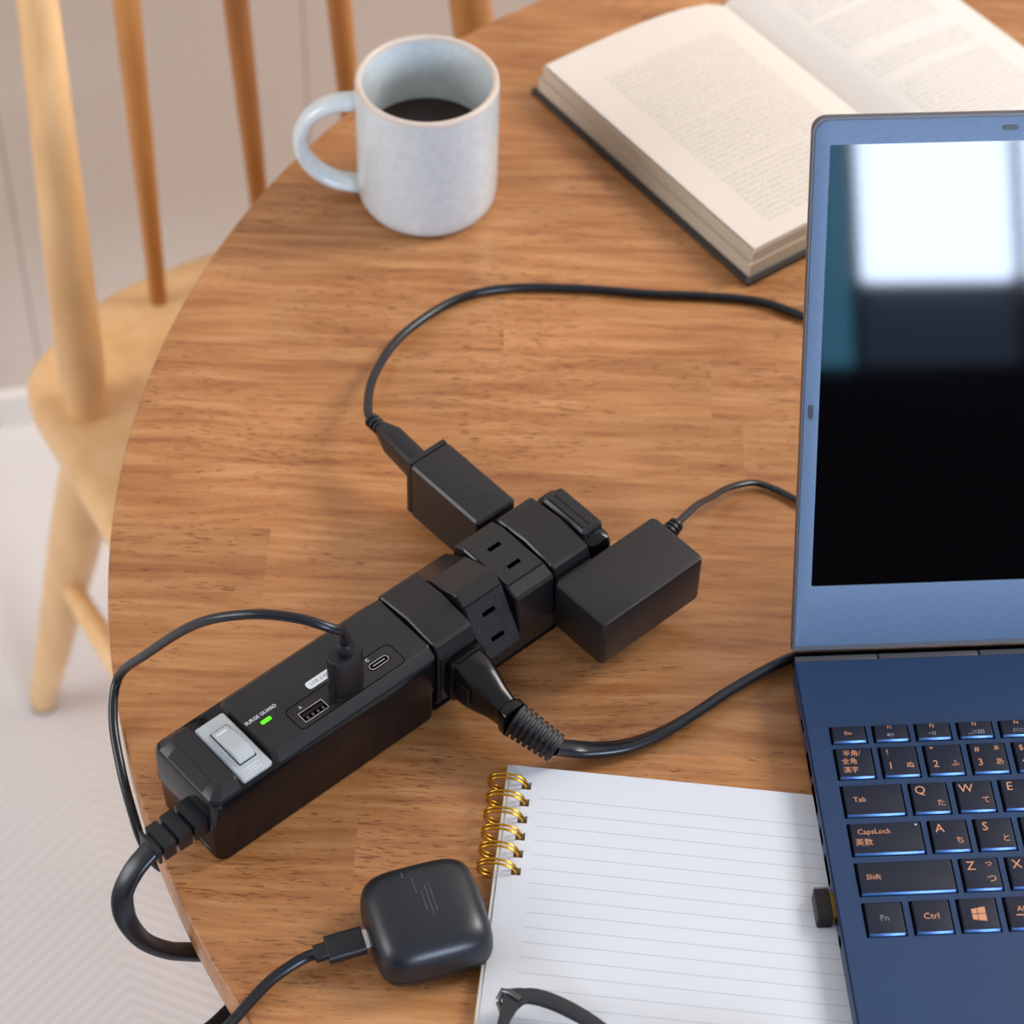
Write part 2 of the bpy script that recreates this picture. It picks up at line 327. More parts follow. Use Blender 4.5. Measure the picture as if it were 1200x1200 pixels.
# back wall of wide upright boards with shallow joints
bmw = bmesh.new(); x = -2600.0; i = 0
wb = obj('wall_back', box(-2600, 4200, 14, 90, 0, 2500), M['wall'], smooth=None); wb.location = (WP[0]*MM, WP[1]*MM, 0); wb.rotation_euler = (0, 0, R(WA)); tag(wb, kind='structure')
while x < 4200:
    wdt = 240
    pn = obj('wall_panel', box(x+.4, x+wdt-.4, 0, 14, 0, 2500, bev=.6, seg=1), M['wall'], wb, smooth=None); x += wdt
wall_seg('baseboard_back', WP, WA, -2600, 4200, 0, 36, -10, M['skirting'])
# window wall behind the camera: wall coloured dark as if unlit, one window of four panes (the light the laptop screen mirrors)
FY = -3400
wf = bmesh.new()
WX0, WX1, WZ0, WZ1 = 1270, 2860, 1290, 2750       # opening
box(-3500, WX0, FY-80, FY, 0, 3000, bm=wf); box(WX1, 3500, FY-80, FY, 0, 3000, bm=wf)
box(WX0, WX1, FY-80, FY, 0, WZ0, bm=wf); box(WX0, WX1, FY-80, FY, WZ1, 3000, bm=wf)
wf = obj('wall_front', wf, M['unlit_wall'], smooth=None); tag(wf, kind='structure')
win = bpy.data.objects.new('window_1', None); C.objects.link(win); tag(win, kind='structure')
PX = [WX0+10, 1392, 1766, 2130, 2494, 2850]
fr = bmesh.new()
for xx in PX: box(xx-9, xx+9, FY-50, FY-10, WZ0, WZ1, bm=fr)
box(WX0, WX1, FY-50, FY-10, WZ0, WZ0+20, bm=fr); box(WX0, WX1, FY-50, FY-10, WZ1-30, WZ1, bm=fr)
box(PX[1], WX1, FY-50, FY-10, 1462, 1492, bm=fr)
obj('window_frame', fr, M['wframe'], win, smooth=None)
for a, b_ in zip(PX[:-1], PX[1:]):
    side = a == PX[0]; bm = bmesh.new(); pts = rrect(a+9, b_-9, WZ0+20 if side else 1492, WZ1-20, 0, 4 if side else 26)
    bm.faces.new([bm.verts.new((p[0], FY-30, p[1])) for p in pts][::-1])
    obj('pane', bm, M['teal_light'] if side else M['daylight'], win, smooth=None)
    if not side:
        bm = bmesh.new(); bm.faces.new([bm.verts.new((p[0], FY-30, p[1])) for p in rrect(a+9, b_-9, WZ0+20, 1462, 0, 4)][::-1])
        obj('sill_glow_panel', bm, M['sill_glow'], win, smooth=None)  # added glowing panel imitating the sill reflection below the panes

# ------------------------------------------------------------------ table
TCX, TCY, TR = 295.75, 763.3, 480.7
table = thing('dining_table', 'round dining table with a top of glued brown wooden staves', 'table', (TCX, TCY, 0))
def stave(x0, x1, y0, y1):
    secs = []; N_ = 10
    for z, ins in ((-20, 1.0), (-19, 0), (-1.4, 0), (-.6, .25), (-.15, .8), (0, 1.6)):
        rr = TR-ins; Lf = []; Rt = []
        for k in range(N_+1):
            y = y0+(y1-y0)*k/N_; yy = max(-rr, min(rr, y)); h = math.sqrt(max(rr*rr-yy*yy, 0)); 
            Lf.append((min(max(x0, -h), h), yy, z)); Rt.append((max(min(x1, h), -h), yy, z))
        secs.append(Rt + Lf[::-1])
    return loft(secs)
JO = {}   # known butt joints (table-local x) per row start y (world)
joints = {861.4: [-7.2+0, 205], 821.4: [95, 420, -200], 781.4: [109.4, 330], 741.4: [-20, 260], 701.4: [-111, 140, 400], 661.4: [23.7, 300], 621.4: [-70, 210], 581.4: [60, 380], 541.4: [-60, 160], 501.4: [-30, 250], 901.4: [95.7, 300], 941.4: [-40, 190], 981.4: [60, 350]}
yw = 861.4 - 40*15
while yw < TCY+TR:
    y0, y1 = yw-TCY, yw+40-TCY
    if y1 > -TR:
        y0c, y1c = max(y0, -TR), min(y1, TR)
        key = round(yw, 1)
        js = joints.get(key) or [TCX+random.uniform(-260, -60), TCX+random.uniform(80, 300)]
        ym = min(abs(y0c), abs(y1c)) if y0c*y1c > 0 else 0; hw = math.sqrt(max(TR*TR-ym*ym, 1))
        xs = [-TR-5] + sorted(j-TCX for j in js) + [TR+5]; hmx = math.sqrt(max(TR*TR-max(abs(y0c), abs(y1c))**2, 0)); xs = [xs[0]] + [x for x in xs[1:-1] if abs(x) < hmx-40] + [xs[-1]]
        for a, b_ in zip(xs[:-1], xs[1:]): obj('stave', stave(a, b_, y0c, y1c), M['table'], table, smooth=30)
    yw += 40
obj('apron', loft([[(330*math.cos(2*math.pi*k/48), 330*math.sin(2*math.pi*k/48), z) for k in range(48)] for z in (-80, -20)]), M['table'], table)
for sx in (-1, 1):
    for sy in (-1, 1):
        obj('leg', sweep([(sx*215, sy*215, -60), (sx*235, sy*235, -698.5)], [24, 16], n=16), M['table'], table)

# ------------------------------------------------------------------ chair
CH0 = (-275.2, 1083.4)
chair = thing('dining_chair', 'pale wooden spindle-back chair standing at the table edge', 'chair', (*CH0, -700), 29)
# local frame: x along the back, y = backwards; z from the floor
def seat_ring(z, ins):
    P = [(-30, 18), (-27, -60), (-22, -150), (0, -255), (60, -318), (150, -335), (240, -318), (300, -255), (322, -150), (327, -60), (330, 18), (322, 55), (300, 84), (250, 100), (200, 104), (150, 105), (100, 104), (50, 96), (2, 70), (-24, 46)]
    Q = catmull(P + [P[0]], 4)[:-1]; c = Vector((150, -110, 0))
    return [tuple((Vector((q[0], q[1], 0))-c)*(1-ins/190)+c+Vector((0, 0, z))) for q in Q]
obj('seat', loft([seat_ring(z, i) for z, i in ((383, 14), (386, 4), (398, 0), (409, 1), (414, 5), (415, 12))]), M['chair'], chair, smooth=50)
def turned(name, p0, p1, prof, m, n=20):
    p0, p1 = Vector(p0), Vector(p1); pts = [p0.lerp(p1, t) for t, _ in prof]; return obj(name, sweep(pts, [r for _, r in prof], n=n), m, chair)
def lean(u, v, o, b, z0, z1): return (u, v, z0), (u+o*(z1-z0), v+b*(z1-z0), z1)
for u, v, o, nm in ((0, 0, .055, 'back_post'), (306, 0, -.10, 'back_post')):
    a, b_ = lean(u, v, o, .10, 411, 840); turned(nm, a, b_, [(0, 13.5), (.1, 15), (.3, 14.4), (.6, 12.6), (.85, 10.5), (1, 9.5)], M['chair_dark'] if u else M['chair'])
for u, v, o in ((79, 71, .04), (160, 78, -.0), (230, 71, -.02)):
    a, b_ = lean(u, v, o, .10, 411, 850); turned('spindle', a, b_, [(0, 5.5), (.06, 6), (.3, 7.6), (.55, 8.6), (.8, 7), (1, 5)], M['chair_dark'])
obj('top_rail', sweep(catmull([(-8, 43, 835), (60, 95, 845), (150, 122, 850), (240, 95, 845), (290, 43, 835)], 8), 11, 32, shape=SQ), M['chair'], chair)
for (x0, y0), (x1, y1) in (((0, -8), (-42, 104)), ((300, -8), (342, 104)), ((22, -255), (-14, -320)), ((278, -255), (314, -320))):
    turned('leg', (x0, y0, 388), (x1, y1, 6), [(0, 15), (.12, 19.5), (.35, 18.5), (.7, 14), (1, 10.5)], M['chair'])
    turned('foot_pad', (x1, y1, 6.5), (x1, y1, .3), [(0, 10.2), (1, 10)], M['felt'])
for sx, sgn in ((0, -1), (300, 1)):
    turned('stretcher', (sx+sgn*24, 56, 215), (sx+sgn*2 - sgn*0, -282, 215), [(0, 7), (.5, 11), (1, 7)], M['chair'])
turned('stretcher', (-12, -120, 215), (312, -120, 215), [(0, 7), (.5, 11), (1, 7)], M['chair'])

# ------------------------------------------------------------------ mug and coffee
MX, MY, MR, MH = -49.96, 975.2, 36.5, 77.6
mug = thing('mug', 'pale blue glazed stoneware mug with a tan rim and a round handle', 'mug', (MX, MY, 0))
prof = [(0, 1.5), (27, 1.5), (28, .3), (31.5, .3), (33.5, 1.6), (35.6, 5), (36.3, 10), (36.5, 30), (36.5, 60), (36.4, 75.6)]
inner = [(32.9, 75.6), (32.6, 70), (32.4, 30), (32, 12), (29, 6), (0, 5)]
bm = lathe([(max(r, .01), z) for r, z in prof], 72, caps=(True, False)); obj('body', bm, M['mug'], mug, smooth=60)
bm = lathe([(max(r, .01), z) for r, z in inner], 72, caps=(False, True)); obj('inner_wall', bm, M['mug'], mug, smooth=60)
obj('rim', lathe([(36.4, 75.4), (36.25, 76.6), (35.6, 77.5), (34.6, 77.8), (33.6, 77.5), (33.0, 76.7), (32.8, 75.4)], 72, caps=(False, False)), M['mug_rim'], mug, smooth=70)
hp = [(-35.0, 0, 62.0)]
for k in range(13):
    a = R(92+176*k/12); hp.append((-36.5-1+27.0*math.cos(a)*1.03, 0, 34.5+27.0*math.sin(a)))
hp.append((-35.0, 0, 7.0))
obj('handle', sweep(catmull(hp, 3), 6.5, 4.1, n=18, upv=(0, 1, 0), twist=90), M['mug'], mug, smooth=60)
cf = thing('coffee', 'dark coffee filling the lower half of the pale blue mug', 'coffee', (MX, MY, 0))
obj('liquid', lathe([(.01, 5.6), (28, 6.2), (31.5, 12.5), (32.2, 35), (32.2, 39.2), (31.6, 38.9), (.01, 38.9)], 64), M['coffee'], cf, smooth=30)

# ------------------------------------------------------------------ open book
bk_o = Vector((4.6, 1064.0)); bk_e = Vector((116.2, 918.0)); d = (bk_e-bk_o).normalized()       # left (fore) edge, running towards the viewer
BA = math.degrees(math.atan2(-d[0], d[1])); 
# local frame: +x from the left fore-edge towards the spine, +y = away along the fore edge (head), origin = corner nearest the viewer
ang = math.degrees(math.atan2(-d.y, -d.x))-90
book = thing('open_book', 'open old book with yellowed printed pages behind the laptop', 'book', (bk_e.x, bk_e.y, 0), ang)
BH = 181.0; BW = 126.0
obj('cover', box(-3, 2*BW-6, -3, BH+3, 0, 3.0, bev=1, seg=2), M['book_cover'], book)
def page_surf(side, x0, x1, y0, y1, zlist, m, name, thick):
    """curved slab; zlist = top height at fractions across x"""
    n = len(zlist)-1; top = [(x0+(x1-x0)*i/n, zlist[i]) for i in range(n+1)]
    secs = []
    for y in (y0, y1):
        secs.append([(x, y, z) for x, z in top] + [(x, y, max(z-thick, 3.1)) for x, z in top[::-1]])
    return obj(name, loft(secs), m, book, smooth=40)
lz = [19.6, 19.9, 20.0, 20.0, 19.8, 19.2, 18.0, 15.8, 12.2, 5.2]
rz = [5.2, 13.0, 15.5, 16, 15.6, 14.6, 13.2, 11.6, 10, 8.6]
page_surf(0, 0, BW+4, 0, BH, [max(z*.58, 4) for z in lz], M['book_paper'], 'page_block', 40)
page_surf(0, 1.8, BW+4, 1.0, BH-1, [max(z-1.3, 4) for z in lz], M['book_paper'], 'page_block', 6.6)
page_surf(1, BW+4, 2*BW-9, 0, BH, [max(z-1.2, 4) for z in rz], M['book_paper'], 'page_block', 40)
M['page_l'] = printed('printed_left_page', .022, .106, .014, .152, .0037, heads=((.0545, .0555), (.098, .0995)))
M['page_r'] = printed('printed_right_page', BW*MM+.025, BW*MM+.098, .012, .152, .0037, tint=(224, 217, 210), heads=((.066, .071), (.088, .100), (.128, .131)))
page_surf(0, 3.2, BW+4, 1.8, BH-1.6, lz, M['page_l'], 'page', .6)
page_surf(1, BW+4, 2*BW-11, .6, BH-1, rz, M['page_r'], 'page', .6)

# ------------------------------------------------------------------ notebook
nb = thing('spiral_notebook', 'white ruled notebook with gold ring binding lying open beside the laptop', 'notebook', (3.72, 609.17, 0), -4.56)
NW, NH = 148, 205
RY = [-10.2-8.55*k for k in range(6)]
RYall = RY
ys = sorted([-NH, 0] + [v for y in RYall for v in (y-1.9, y+1.9)]); xs = [-1.7, 5.2, 9.2, NW]
holes = [(1, ys.index(y-1.9)) for y in RYall]
obj('cover', box(-2.4, NW, -NH, .6, 0, 1.1), M['cover_gold'], nb, label='gold-edged back cover')
obj('page_block', holed_plate(xs, ys, holes, 1.1, 5.0), M['paper'], nb, smooth=None)
o = obj('page', holed_plate([0, 5.2, 9.2, NW], sorted([-NH, -.3]+[v for y in RYall for v in (y-1.9, y+1.9)]), holes, 5.0, 5.7), M['ruled'], nb, smooth=None)
for y in RY:
    for dy in (-1.0, 1.0):
        P = []
        for k in range(25):
            a = R(-12+ (360-95)*k/24); rr = 8.1
            P.append((-.8+rr*1.0*math.cos(a), y+dy+(.9 if dy > 0 else .9)*math.sin(a*.5), 5.2+ (5.2)*math.sin(a)+(.2)))
        obj('ring', sweep(P, .55, n=8), M['gold'], nb, smooth=60)

# ------------------------------------------------------------------ laptop
LX, LY, LYAW = 138.61, 614.57, 5.16
lap = thing('laptop', 'open navy laptop with dark keys and a black glossy screen', 'laptop', (LX, LY, 0), LYAW)
bx0, bx1, by0, by1 = -9.7, 349.3, -182, 50.5
def keyslot(): pass
rows = []
KZ = 17.0
rows.append(('f', 11.4, [(i*18.15, 15.9) for i in range(18)], 9.2))
rows.append(('n', 0, [(i*19.0, 16.7) for i in range(13)] + [(247, 26)] + [(281+i*17.5, 15.2) for i in range(3)], 16.2))
rows.append(('q', -19, [(0, 26.2)] + [(28.5+i*19.0, 16.7) for i in range(12)] + [(256.5, 16.5)] + [(281+i*17.5, 15.2) for i in range(3)], 16.2))
rows.append(('a', -38, [(0, 31)] + [(33.25+i*19.0, 16.7) for i in range(12)] + [(261, 12)] + [(281+i*17.5, 15.2) for i in range(3)], 16.2))
rows.append(('z', -57, [(0, 40.5)] + [(42.75+i*19.0, 16.7) for i in range(11)] + [(251.7, 21.3)] + [(281+i*17.5, 15.2) for i in range(3)], 16.2))
rows.append(('s', -76, [(0, 16.7), (19.2, 16.7), (38.2, 16.7), (57.2, 16.7), (76.2, 16.7), (95.2, 52), (149.5, 16.7), (168.5, 16.7), (187.5, 16.7), (206.5, 16.7), (225.5, 16.7), (244.5, 16.7)] + [(281+i*17.5, 15.2) for i in range(3)], 16.2))
# base: wedge-sided lower shell, deck plate on top, wells under the keys
secs = [rrect(bx0+i, bx1-i, by0+i, by1-i*.3, z, 6) for z, i in ((1.2, 6), (3, 1.6), (5, .5), (14.8, .2), (15.6, 0))]
obj('lower_shell', loft(secs), M['navy'], lap, label='navy lower shell')
for fx, fy in ((20, 30), (320, 30), (20, -165), (320, -165)):
    obj('foot', lathe([(6, 0.02), (6.5, .6), (6.5, 1.4)], 20, cx=fx, cy=fy), M['blk_rubber'], lap)
# deck assembled as one plate with a hole per key
ysd = sorted({by0+4, 47.0} | {v for _, y, ks, h in rows for v in (y-h, y)})
xsd = sorted({bx0+.6, bx1-.6} | {round(v, 3) for _, y, ks, h in rows for x, wd in ks for v in (x, x+wd)})
holes = []
for _, y, ks, h in rows:
    j0 = ysd.index(y-h)
    j1 = ysd.index(y)
    for x, wd in ks:
        i0, i1 = xsd.index(round(x, 3)), xsd.index(round(x+wd, 3))
        holes += [(i, j) for i in range(i0, i1) for j in range(j0, j1)]
ysd[0] = by0+1.2
deck = holed_plate(xsd, ysd, holes, 15.5, KZ)
obj('deck', deck, M['navy'], lap, smooth=None)
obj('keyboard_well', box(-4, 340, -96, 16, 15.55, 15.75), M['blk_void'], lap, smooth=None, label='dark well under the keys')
LEG = {
 ('f', 0): [('Esc', 7.6, -4.4, 2.5, 0)], ('f', 1): [('F1', 7.6, -2.2, 2.3, 0)], ('f', 2): [('F2', 7.6, -2.2, 2.3, 0)], ('f', 3): [('F3', 7.6, -2.2, 2.3, 0)], ('f', 4): [('F4', 7.6, -2.2, 2.3, 0)],
 ('n', 0): [('半角/', 7.4, -3.6, 3.3, 0), ('全角', 6.0, -7.6, 3.3, 0), ('漢字', 6.0, -12.0, 3.3, 0)],
 ('n', 1): [('!', 3.6, -3.8, 4.2, 0), ('1', 4.0, -10.6, 5.0, 0), ('ぬ', 12.4, -10.6, 3.6, 0)],
 ('n', 2): [('"', 3.6, -3.6, 4.6, 0), ('2', 4.2, -10.6, 5.0, 0), ('ふ', 12.4, -10.6, 3.6, 0)],
 ('n', 3): [('#', 3.8, -3.8, 3.8, 0), ('3', 4.2, -10.6, 5.0, 0), ('ぁ', 12.2, -3.4, 3.2, 0), ('あ', 12.4, -10.6, 3.8, 0)],
 ('n', 4): [('$', 3.8, -3.8, 3.8, 0), ('4', 4.2, -10.6, 5.0, 0), ('ぅ', 12.2, -3.4, 3.2, 0), ('う', 12.4, -10.6, 3.8, 0)],
 ('q', 0): [('Tab', 7.2, -8.0, 3.5, 0)], ('q', 1): [('Q', 4.6, -4.6, 5.8, 0), ('た', 12.4, -11.2, 3.6, 0)], ('q', 2): [('W', 5.0, -4.6, 5.8, 0), ('て', 12.4, -10.6, 3.6, 0)],
 ('q', 3): [('E', 4.4, -4.4, 5.8, 0), ('ぃ', 12.2, -3.6, 3.2, 0), ('い', 12.4, -11.0, 3.8, 0)],
 ('a', 0): [('CapsLock', 10.6, -5.0, 3.5, 0), ('英数', 5.8, -10.2, 3.7, 0)], ('a', 1): [('A', 4.6, -4.8, 5.8, 0), ('ち', 12.2, -11.0, 3.8, 0)], ('a', 2): [('S', 4.6, -4.8, 5.8, 0), ('と', 12.4, -10.8, 3.8, 0)], ('a', 3): [('D', 4.6, -4.8, 5.8, 0), ('し', 12.2, -11.0, 3.8, 0)],
 ('z', 0): [('Shift', 6.9, -7.8, 3.5, 0)], ('z', 1): [('Z', 4.6, -4.6, 5.8, 0), ('っ', 12.0, -3.6, 3.6, 0), ('つ', 12.2, -11.0, 4.4, 0)], ('z', 2): [('X', 4.6, -4.6, 5.8, 0), ('さ', 12.2, -11.0, 3.8, 0)],
 ('s', 0): [('Fn', 8.2, -8.2, 4.0, 1)], ('s', 1): [('Ctrl', 8.0, -8.2, 4.0, 0)], ('s', 3): [('ALT', 8.0, -6.6, 3.5, 0)],
}
def key_bm(x, y, wd, h):
    ht = 1.5; g_ = .75; g2 = 1.15
    secs = [rrect(x+g_+.3, x+wd-g_, y-h+.35, y-.5, KZ-1.2, .6, 2), rrect(x+g_+.3, x+wd-g_, y-h+.35, y-.5, KZ+ht-1.0, .6, 2), rrect(x+g2+.25, x+wd-g2, y-h+.9, y-.9, KZ+ht-.15, .7, 2), rrect(x+g2+.25, x+wd-g2-.25, y-h+1.35, y-1.1, KZ+ht-.1, .7, 2)]
    bm = loft(secs); bm.normal_update()
    for f in bm.faces:
        if f.normal.z < .85 and f.normal.y < -.3: f.material_index = 1  # front faces take the painted window glint
    return bm
ZT = KZ+1.5-.1
for nm, y, ks, h in rows:
    for i, (x, wd) in enumerate(ks):
        if y < -20 and x > 281 and False: continue
        k = obj('key', key_bm(x, y, wd, h), [M['key'], M['key_glint']], lap, smooth=25)
        L_ = LEG.get((nm, i))
        if L_:
            for col in (0, 1):
                st = [(s, x+dx, y+dy, ZT+.03, sz, 0, 'CENTER') for s, dx, dy, sz, c in L_ if c == col]
                if st:
                    bm = text_bm(st)
                    if nm == 's' and i == 3: box(x+4.2, x+11.8, y-9.6, y-9.1, ZT+.01, ZT+.05, bm=bm)
                    obj('legend', bm, M['copper'] if col == 0 else M['grey_print'], k, smooth=None)
        if nm == 'f' and 1 <= i <= 4:
            bm = bmesh.new(); zz = (ZT+.01, ZT+.05)
            if i == 1: box(x+6.0, x+7.2, y-6.6, y-5.4, *zz, bm=bm); box(x+7.6, x+7.9, y-7.1, y-4.9, *zz, bm=bm); box(x+8.4, x+8.7, y-6.8, y-5.2, *zz, bm=bm)
            if i == 2: box(x+5.6, x+6.6, y-6.2, y-5.8, *zz, bm=bm); box(x+7.2, x+7.6, y-7, y-5, *zz, bm=bm); box(x+8.2, x+8.6, y-7, y-5, *zz, bm=bm)
            if i == 3:
                box(x+4.4, x+6.2, y-7.2, y-6.9, *zz, bm=bm); box(x+6.6, x+6.9, y-7.2, y-5.2, *zz, bm=bm); box(x+7.6, x+7.9, y-7.2, y-5.2, *zz, bm=bm)
                holed_plate([x+8.6, x+9.0, x+11, x+11.4], [y-7.1, y-6.7, y-5.5, y-5.1], [(1, 1)], *zz, bm=bm); box(x+9.5, x+10.5, y-6.4, y-5.8, *zz, bm=bm)
            if i == 4: text_bm([('ECO', x+8.2, y-6.1, ZT+.03, 2.5, 0, 'CENTER')], bm)
            obj('legend', bm, M['grey_print'], k, smooth=None)
        if nm == 's' and i == 2:     # four slanted panes
            bm = bmesh.new()
            def quad(pts): 
                lo = [bm.verts.new((x+px, y+py, ZT+.01)) for px, py in pts]; hi = [bm.verts.new((x+px, y+py, ZT+.05)) for px, py in pts]
                bm.faces.new(hi); bm.faces.new(lo[::-1])
                for q in range(4): bm.faces.new((lo[q], lo[(q+1) % 4], hi[(q+1) % 4], hi[q]))
            quad([(5.4, -7.9), (7.5, -7.9), (7.5, -5.4), (5.4, -5.8)][::1]); quad([(7.8, -7.9), (11.0, -7.9), (11.0, -4.8), (7.8, -5.35)])
            quad([(5.4, -10.5), (7.5, -10.9), (7.5, -8.25), (5.4, -8.25)]); quad([(7.8, -10.95), (11.0, -11.5), (11.0, -8.25), (7.8, -8.25)])
            bmesh.ops.recalc_face_normals(bm, faces=bm.faces); obj('legend', bm, M['copper'], k, smooth=None)
        if nm == 'a' and i == 0: obj('indicator', box(x+28.0, x+28.7, y-2.7, y-2.0, ZT, ZT+.06), M['white_print'], k, smooth=None, label='tiny white indicator dot')
# left side ports (recess shade painted as black blocks) and hinge
for nm, ya, yb, za, zb in (('lock_slot', 14, 22, 8, 12), ('power_port', -9, 5, 6.5, 12), ('display_port', -27, -11.5, 6.0, 12.5), ('card_slot', -42, -33, 6.5, 11), ('usb_port', -62, -47, 6.0, 12.0), ('usb_port', -80, -64.5, 6.0, 12.0)):
    obj(nm, box(bx0+.3, bx0+3.4, ya, yb, za, zb, bev=.5, seg=1), M['blk_void'], lap)
bm = sweep([(bx0+.3, -88.5, 9.2), (bx0+3, -88.5, 9.2)], 2.6, n=20); obj('headphone_jack', bm, M['blk_void'], lap)
obj('hinge_bar', sweep([(bx0+2, by1+3.6, 8.6), (bx1-2, by1+3.6, 8.6)], 4.2, n=20), M['blk_gloss2'], lap)
for a, b_ in ((bx0+.8, 27.0), (28.0, 71.5), (72.5, 250), (251, 293), (294, bx1-.8)): obj('hinge_cover', box(a, b_, 47.3, 50.3, 13, 16.7, bev=.6, seg=2), M['lid_shell'], lap)
# lid: built flat (x across, y = up the lid, z = towards viewer) then tilted back 26 deg from vertical about the hinge line
HY, HZ = 53.72, 15.0; tilt = 26.02
ML = Matrix.Translation((0, HY, HZ)) @ Matrix.Rotation(R(90-tilt), 4, 'X')
LH = 237.2; ox0, ox1, oy0, oy1 = -2.47, 342.1, 32.0, 226.5
shell = loft([rtop(bx0+i, bx1-i, 1.0, LH+.6-i, z, 6-i*.6) for z, i in [(-6.2, 3.5), (-5.6, 1.2), (-4.4, .2), (-2.2, 0), (.4, .3)]])
obj('lid_shell', xf(shell, ML), M['lid_shell'], lap, label='dark outer lid shell')
# bezel with the screen opening: rounded outer ring joined to rectangular inner ring
n = 8; outer = rtop(bx0+1.1, bx1-1.1, 3.4, LH-.8, 0, 6, n-1)
def inner_pt(p):
    x = min(max(p[0], ox0), ox1); y = min(max(p[1], oy0), oy1)
    cx, cy = (ox0+ox1)/2, (oy0+oy1)/2
    return (ox1 if p[0] > cx else ox0, oy1 if p[1] > cy else oy0)
bm = bmesh.new(); cnr = [(ox1, oy1), (ox0, oy1), (ox0, oy0), (ox1, oy0)]
ri = rrect(ox0, ox1, oy0, oy1, 0, .8, n-1)
secs = [[(p[0], p[1], .4) for p in outer], [(p[0], p[1], 1.0) for p in outer], [(p[0]*1, p[1], 1.3) for p in rtop(bx0+1.7, bx1-1.7, 4.0, LH-1.4, 0, 5.6, n-1)], [(p[0], p[1], 1.3) for p in ri], [(p[0], p[1], .5) for p in ri]]
loft(secs, bm, False, False); obj('bezel', xf(bm, ML), M['navy_bezel'], lap, smooth=30, label='navy screen bezel painted lighter where it faces the light')
obj('screen', xf(box(ox0-.2, ox1+.2, oy0-.2, oy1+.2, .4, .75), ML), M['screen'], lap, smooth=None, label='black glossy screen')
def pill(cx, cy, L_, W_, vert):
    r_ = W_/2; a = (cx-W_/2, cx+W_/2, cy-L_/2, cy+L_/2) if vert else (cx-L_/2, cx+L_/2, cy-W_/2, cy+W_/2)
    return loft([rrect(*a, z, r_*.98, 4) for z in (1.25, 1.75)])
for cx, cy, v in ((-6.0, 112.5, True), (70.5, 232.0, False), (170, 232, False), (345.6, 112.5, True), (269, 232, False)): obj('bumper', xf(pill(cx, cy, 6.4, 2.0, v), ML), M['blk_rubber'], lap)

# ------------------------------------------------------------------ usb dongle in the laptop's side
dg_ = thing('usb_dongle', 'tiny ribbed black wireless receiver plugged into the left side of the laptop', 'usb receiver', (LX, LY, 0), LYAW)
bm = box(bx0-7.6, bx0-.9, -79.4, -65.4, 5.6, 12.6, bev=.7, seg=2); obj('body', bm, M['blk_matte'], dg_)
for k in range(6): obj('rib', box(bx0-7.0+k*1.0, bx0-6.5+k*1.0, -79.8, -65.0, 5.4, 12.95), M['blk_gloss'], dg_, smooth=None)
obj('connector', box(bx0-1.0, bx0+2.8, -78.4, -66.4, 7.0, 11.4), M['gold'], dg_, smooth=None, label='brass coloured connector collar')

# ------------------------------------------------------------------ power strip
SA = 43.2; SO = (-114.68, 556.31)
st = thing('power_strip', 'black power strip with swivelling outlets, grey rocker switch and charging ports', 'power strip', (*SO, 0), SA)
ca, sa_ = math.cos(R(SA)), math.sin(R(SA))
def S(p):   # table mm -> strip-local mm
    dx, dy = p[0]-SO[0], p[1]-SO[1]; return (dx*ca+dy*sa_, -dx*sa_+dy*ca, p[2])
W_ = 43
obj('lower_housing', rbox(0, 118, 0, W_, [(.4, 2.2), (1.5, .8), (20.6, .3)], 5), M['blk_gloss2'], st, label='glossy dark lower housing')
obj('upper_housing', rbox(-.3, 118.2, -.3, W_+.3, [(20.9, .5), (21.4, 0), (38.5, .2), (40.4, 1.0), (41.4, 3.2)], 5), M['blk_gloss'], st, label='glossy black upper housing')
# front cap with sloped nose
def capsec(z, u0, u1, v0, v1, c0=3, c1=.6):
    return [(u1-c1, v0, z), (u1, v0+c1, z), (u1, v1-c1, z), (u1-c1, v1, z), (u0+c0, v1, z), (u0, v1-c0, z), (u0, v0+c0, z), (u0+c0, v0, z)]
obj('front_cap', loft([capsec(39.8, .6, 15.4, 1.2, W_-1.2, 3.2), capsec(41.2, 1.2, 15.4, 1.6, W_-1.6, 3.2), capsec(44.6, 5.4, 15.2, 4.6, W_-4.6, 2.2), capsec(45.0, 6.2, 14.8, 5.2, W_-5.2, 2)]), M['blk_matte'], st, smooth=20)
obj('nose_panel', xf(box(-3.2, 3.2, 10, 33, -.25, .25, bev=.2, seg=1), Matrix.Translation((3.9, 0, 43.2)) @ Matrix.Rotation(R(-39), 4, 'Y')), M['nose'], st)
obj('top_panel', loft([capsec(39.8, 32.6, 117.6, 1.2, W_-1.2, 2, 1), capsec(41.0, 32.6, 117.6, 1.4, W_-1.4, 2, 1), capsec(44.7, 34.0, 117.4, 5.0, W_-4.2, 1.5, 1), capsec(45.0, 34.6, 117.0, 5.6, W_-4.8, 1.2, .8)]), M['blk_matte'], st, smooth=20, label='matte grey-black top panel')
# switch
obj('switch_plate', rbox(16.6, 31.6, 2.2, W_-7.2, [(40.6, .2), (42.6, 0), (43.2, .5), (43.3, 1.2)], 1.2, 3), M['grey_plate'], st, label='light grey switch plate')
sw = obj('switch_bezel', rbox(19.2, 29.4, 8.4, 29.6, [(43.2, 0), (43.7, .1), (43.9, .6)], 1, 3), M['grey_plate'], st)
obj('switch_gap_shade', rbox(19.9, 28.7, 8.9, 29.1, [(43.6, 0), (43.96, 0)], .5, 2), M['blk_void'], st, smooth=None)  # solid black plate painting the shade of a gap round the rocker
bm = bmesh.new(); secs = []
for u_ in (20.4, 28.2):
    secs.append([(u_, 9.4, 43.5), (u_, 9.4, 44.9), (u_, 14.0, 47.3), (u_, 15.0, 47.2), (u_, 27.6, 44.9), (u_, 28.6, 44.6), (u_, 28.6, 43.5)])
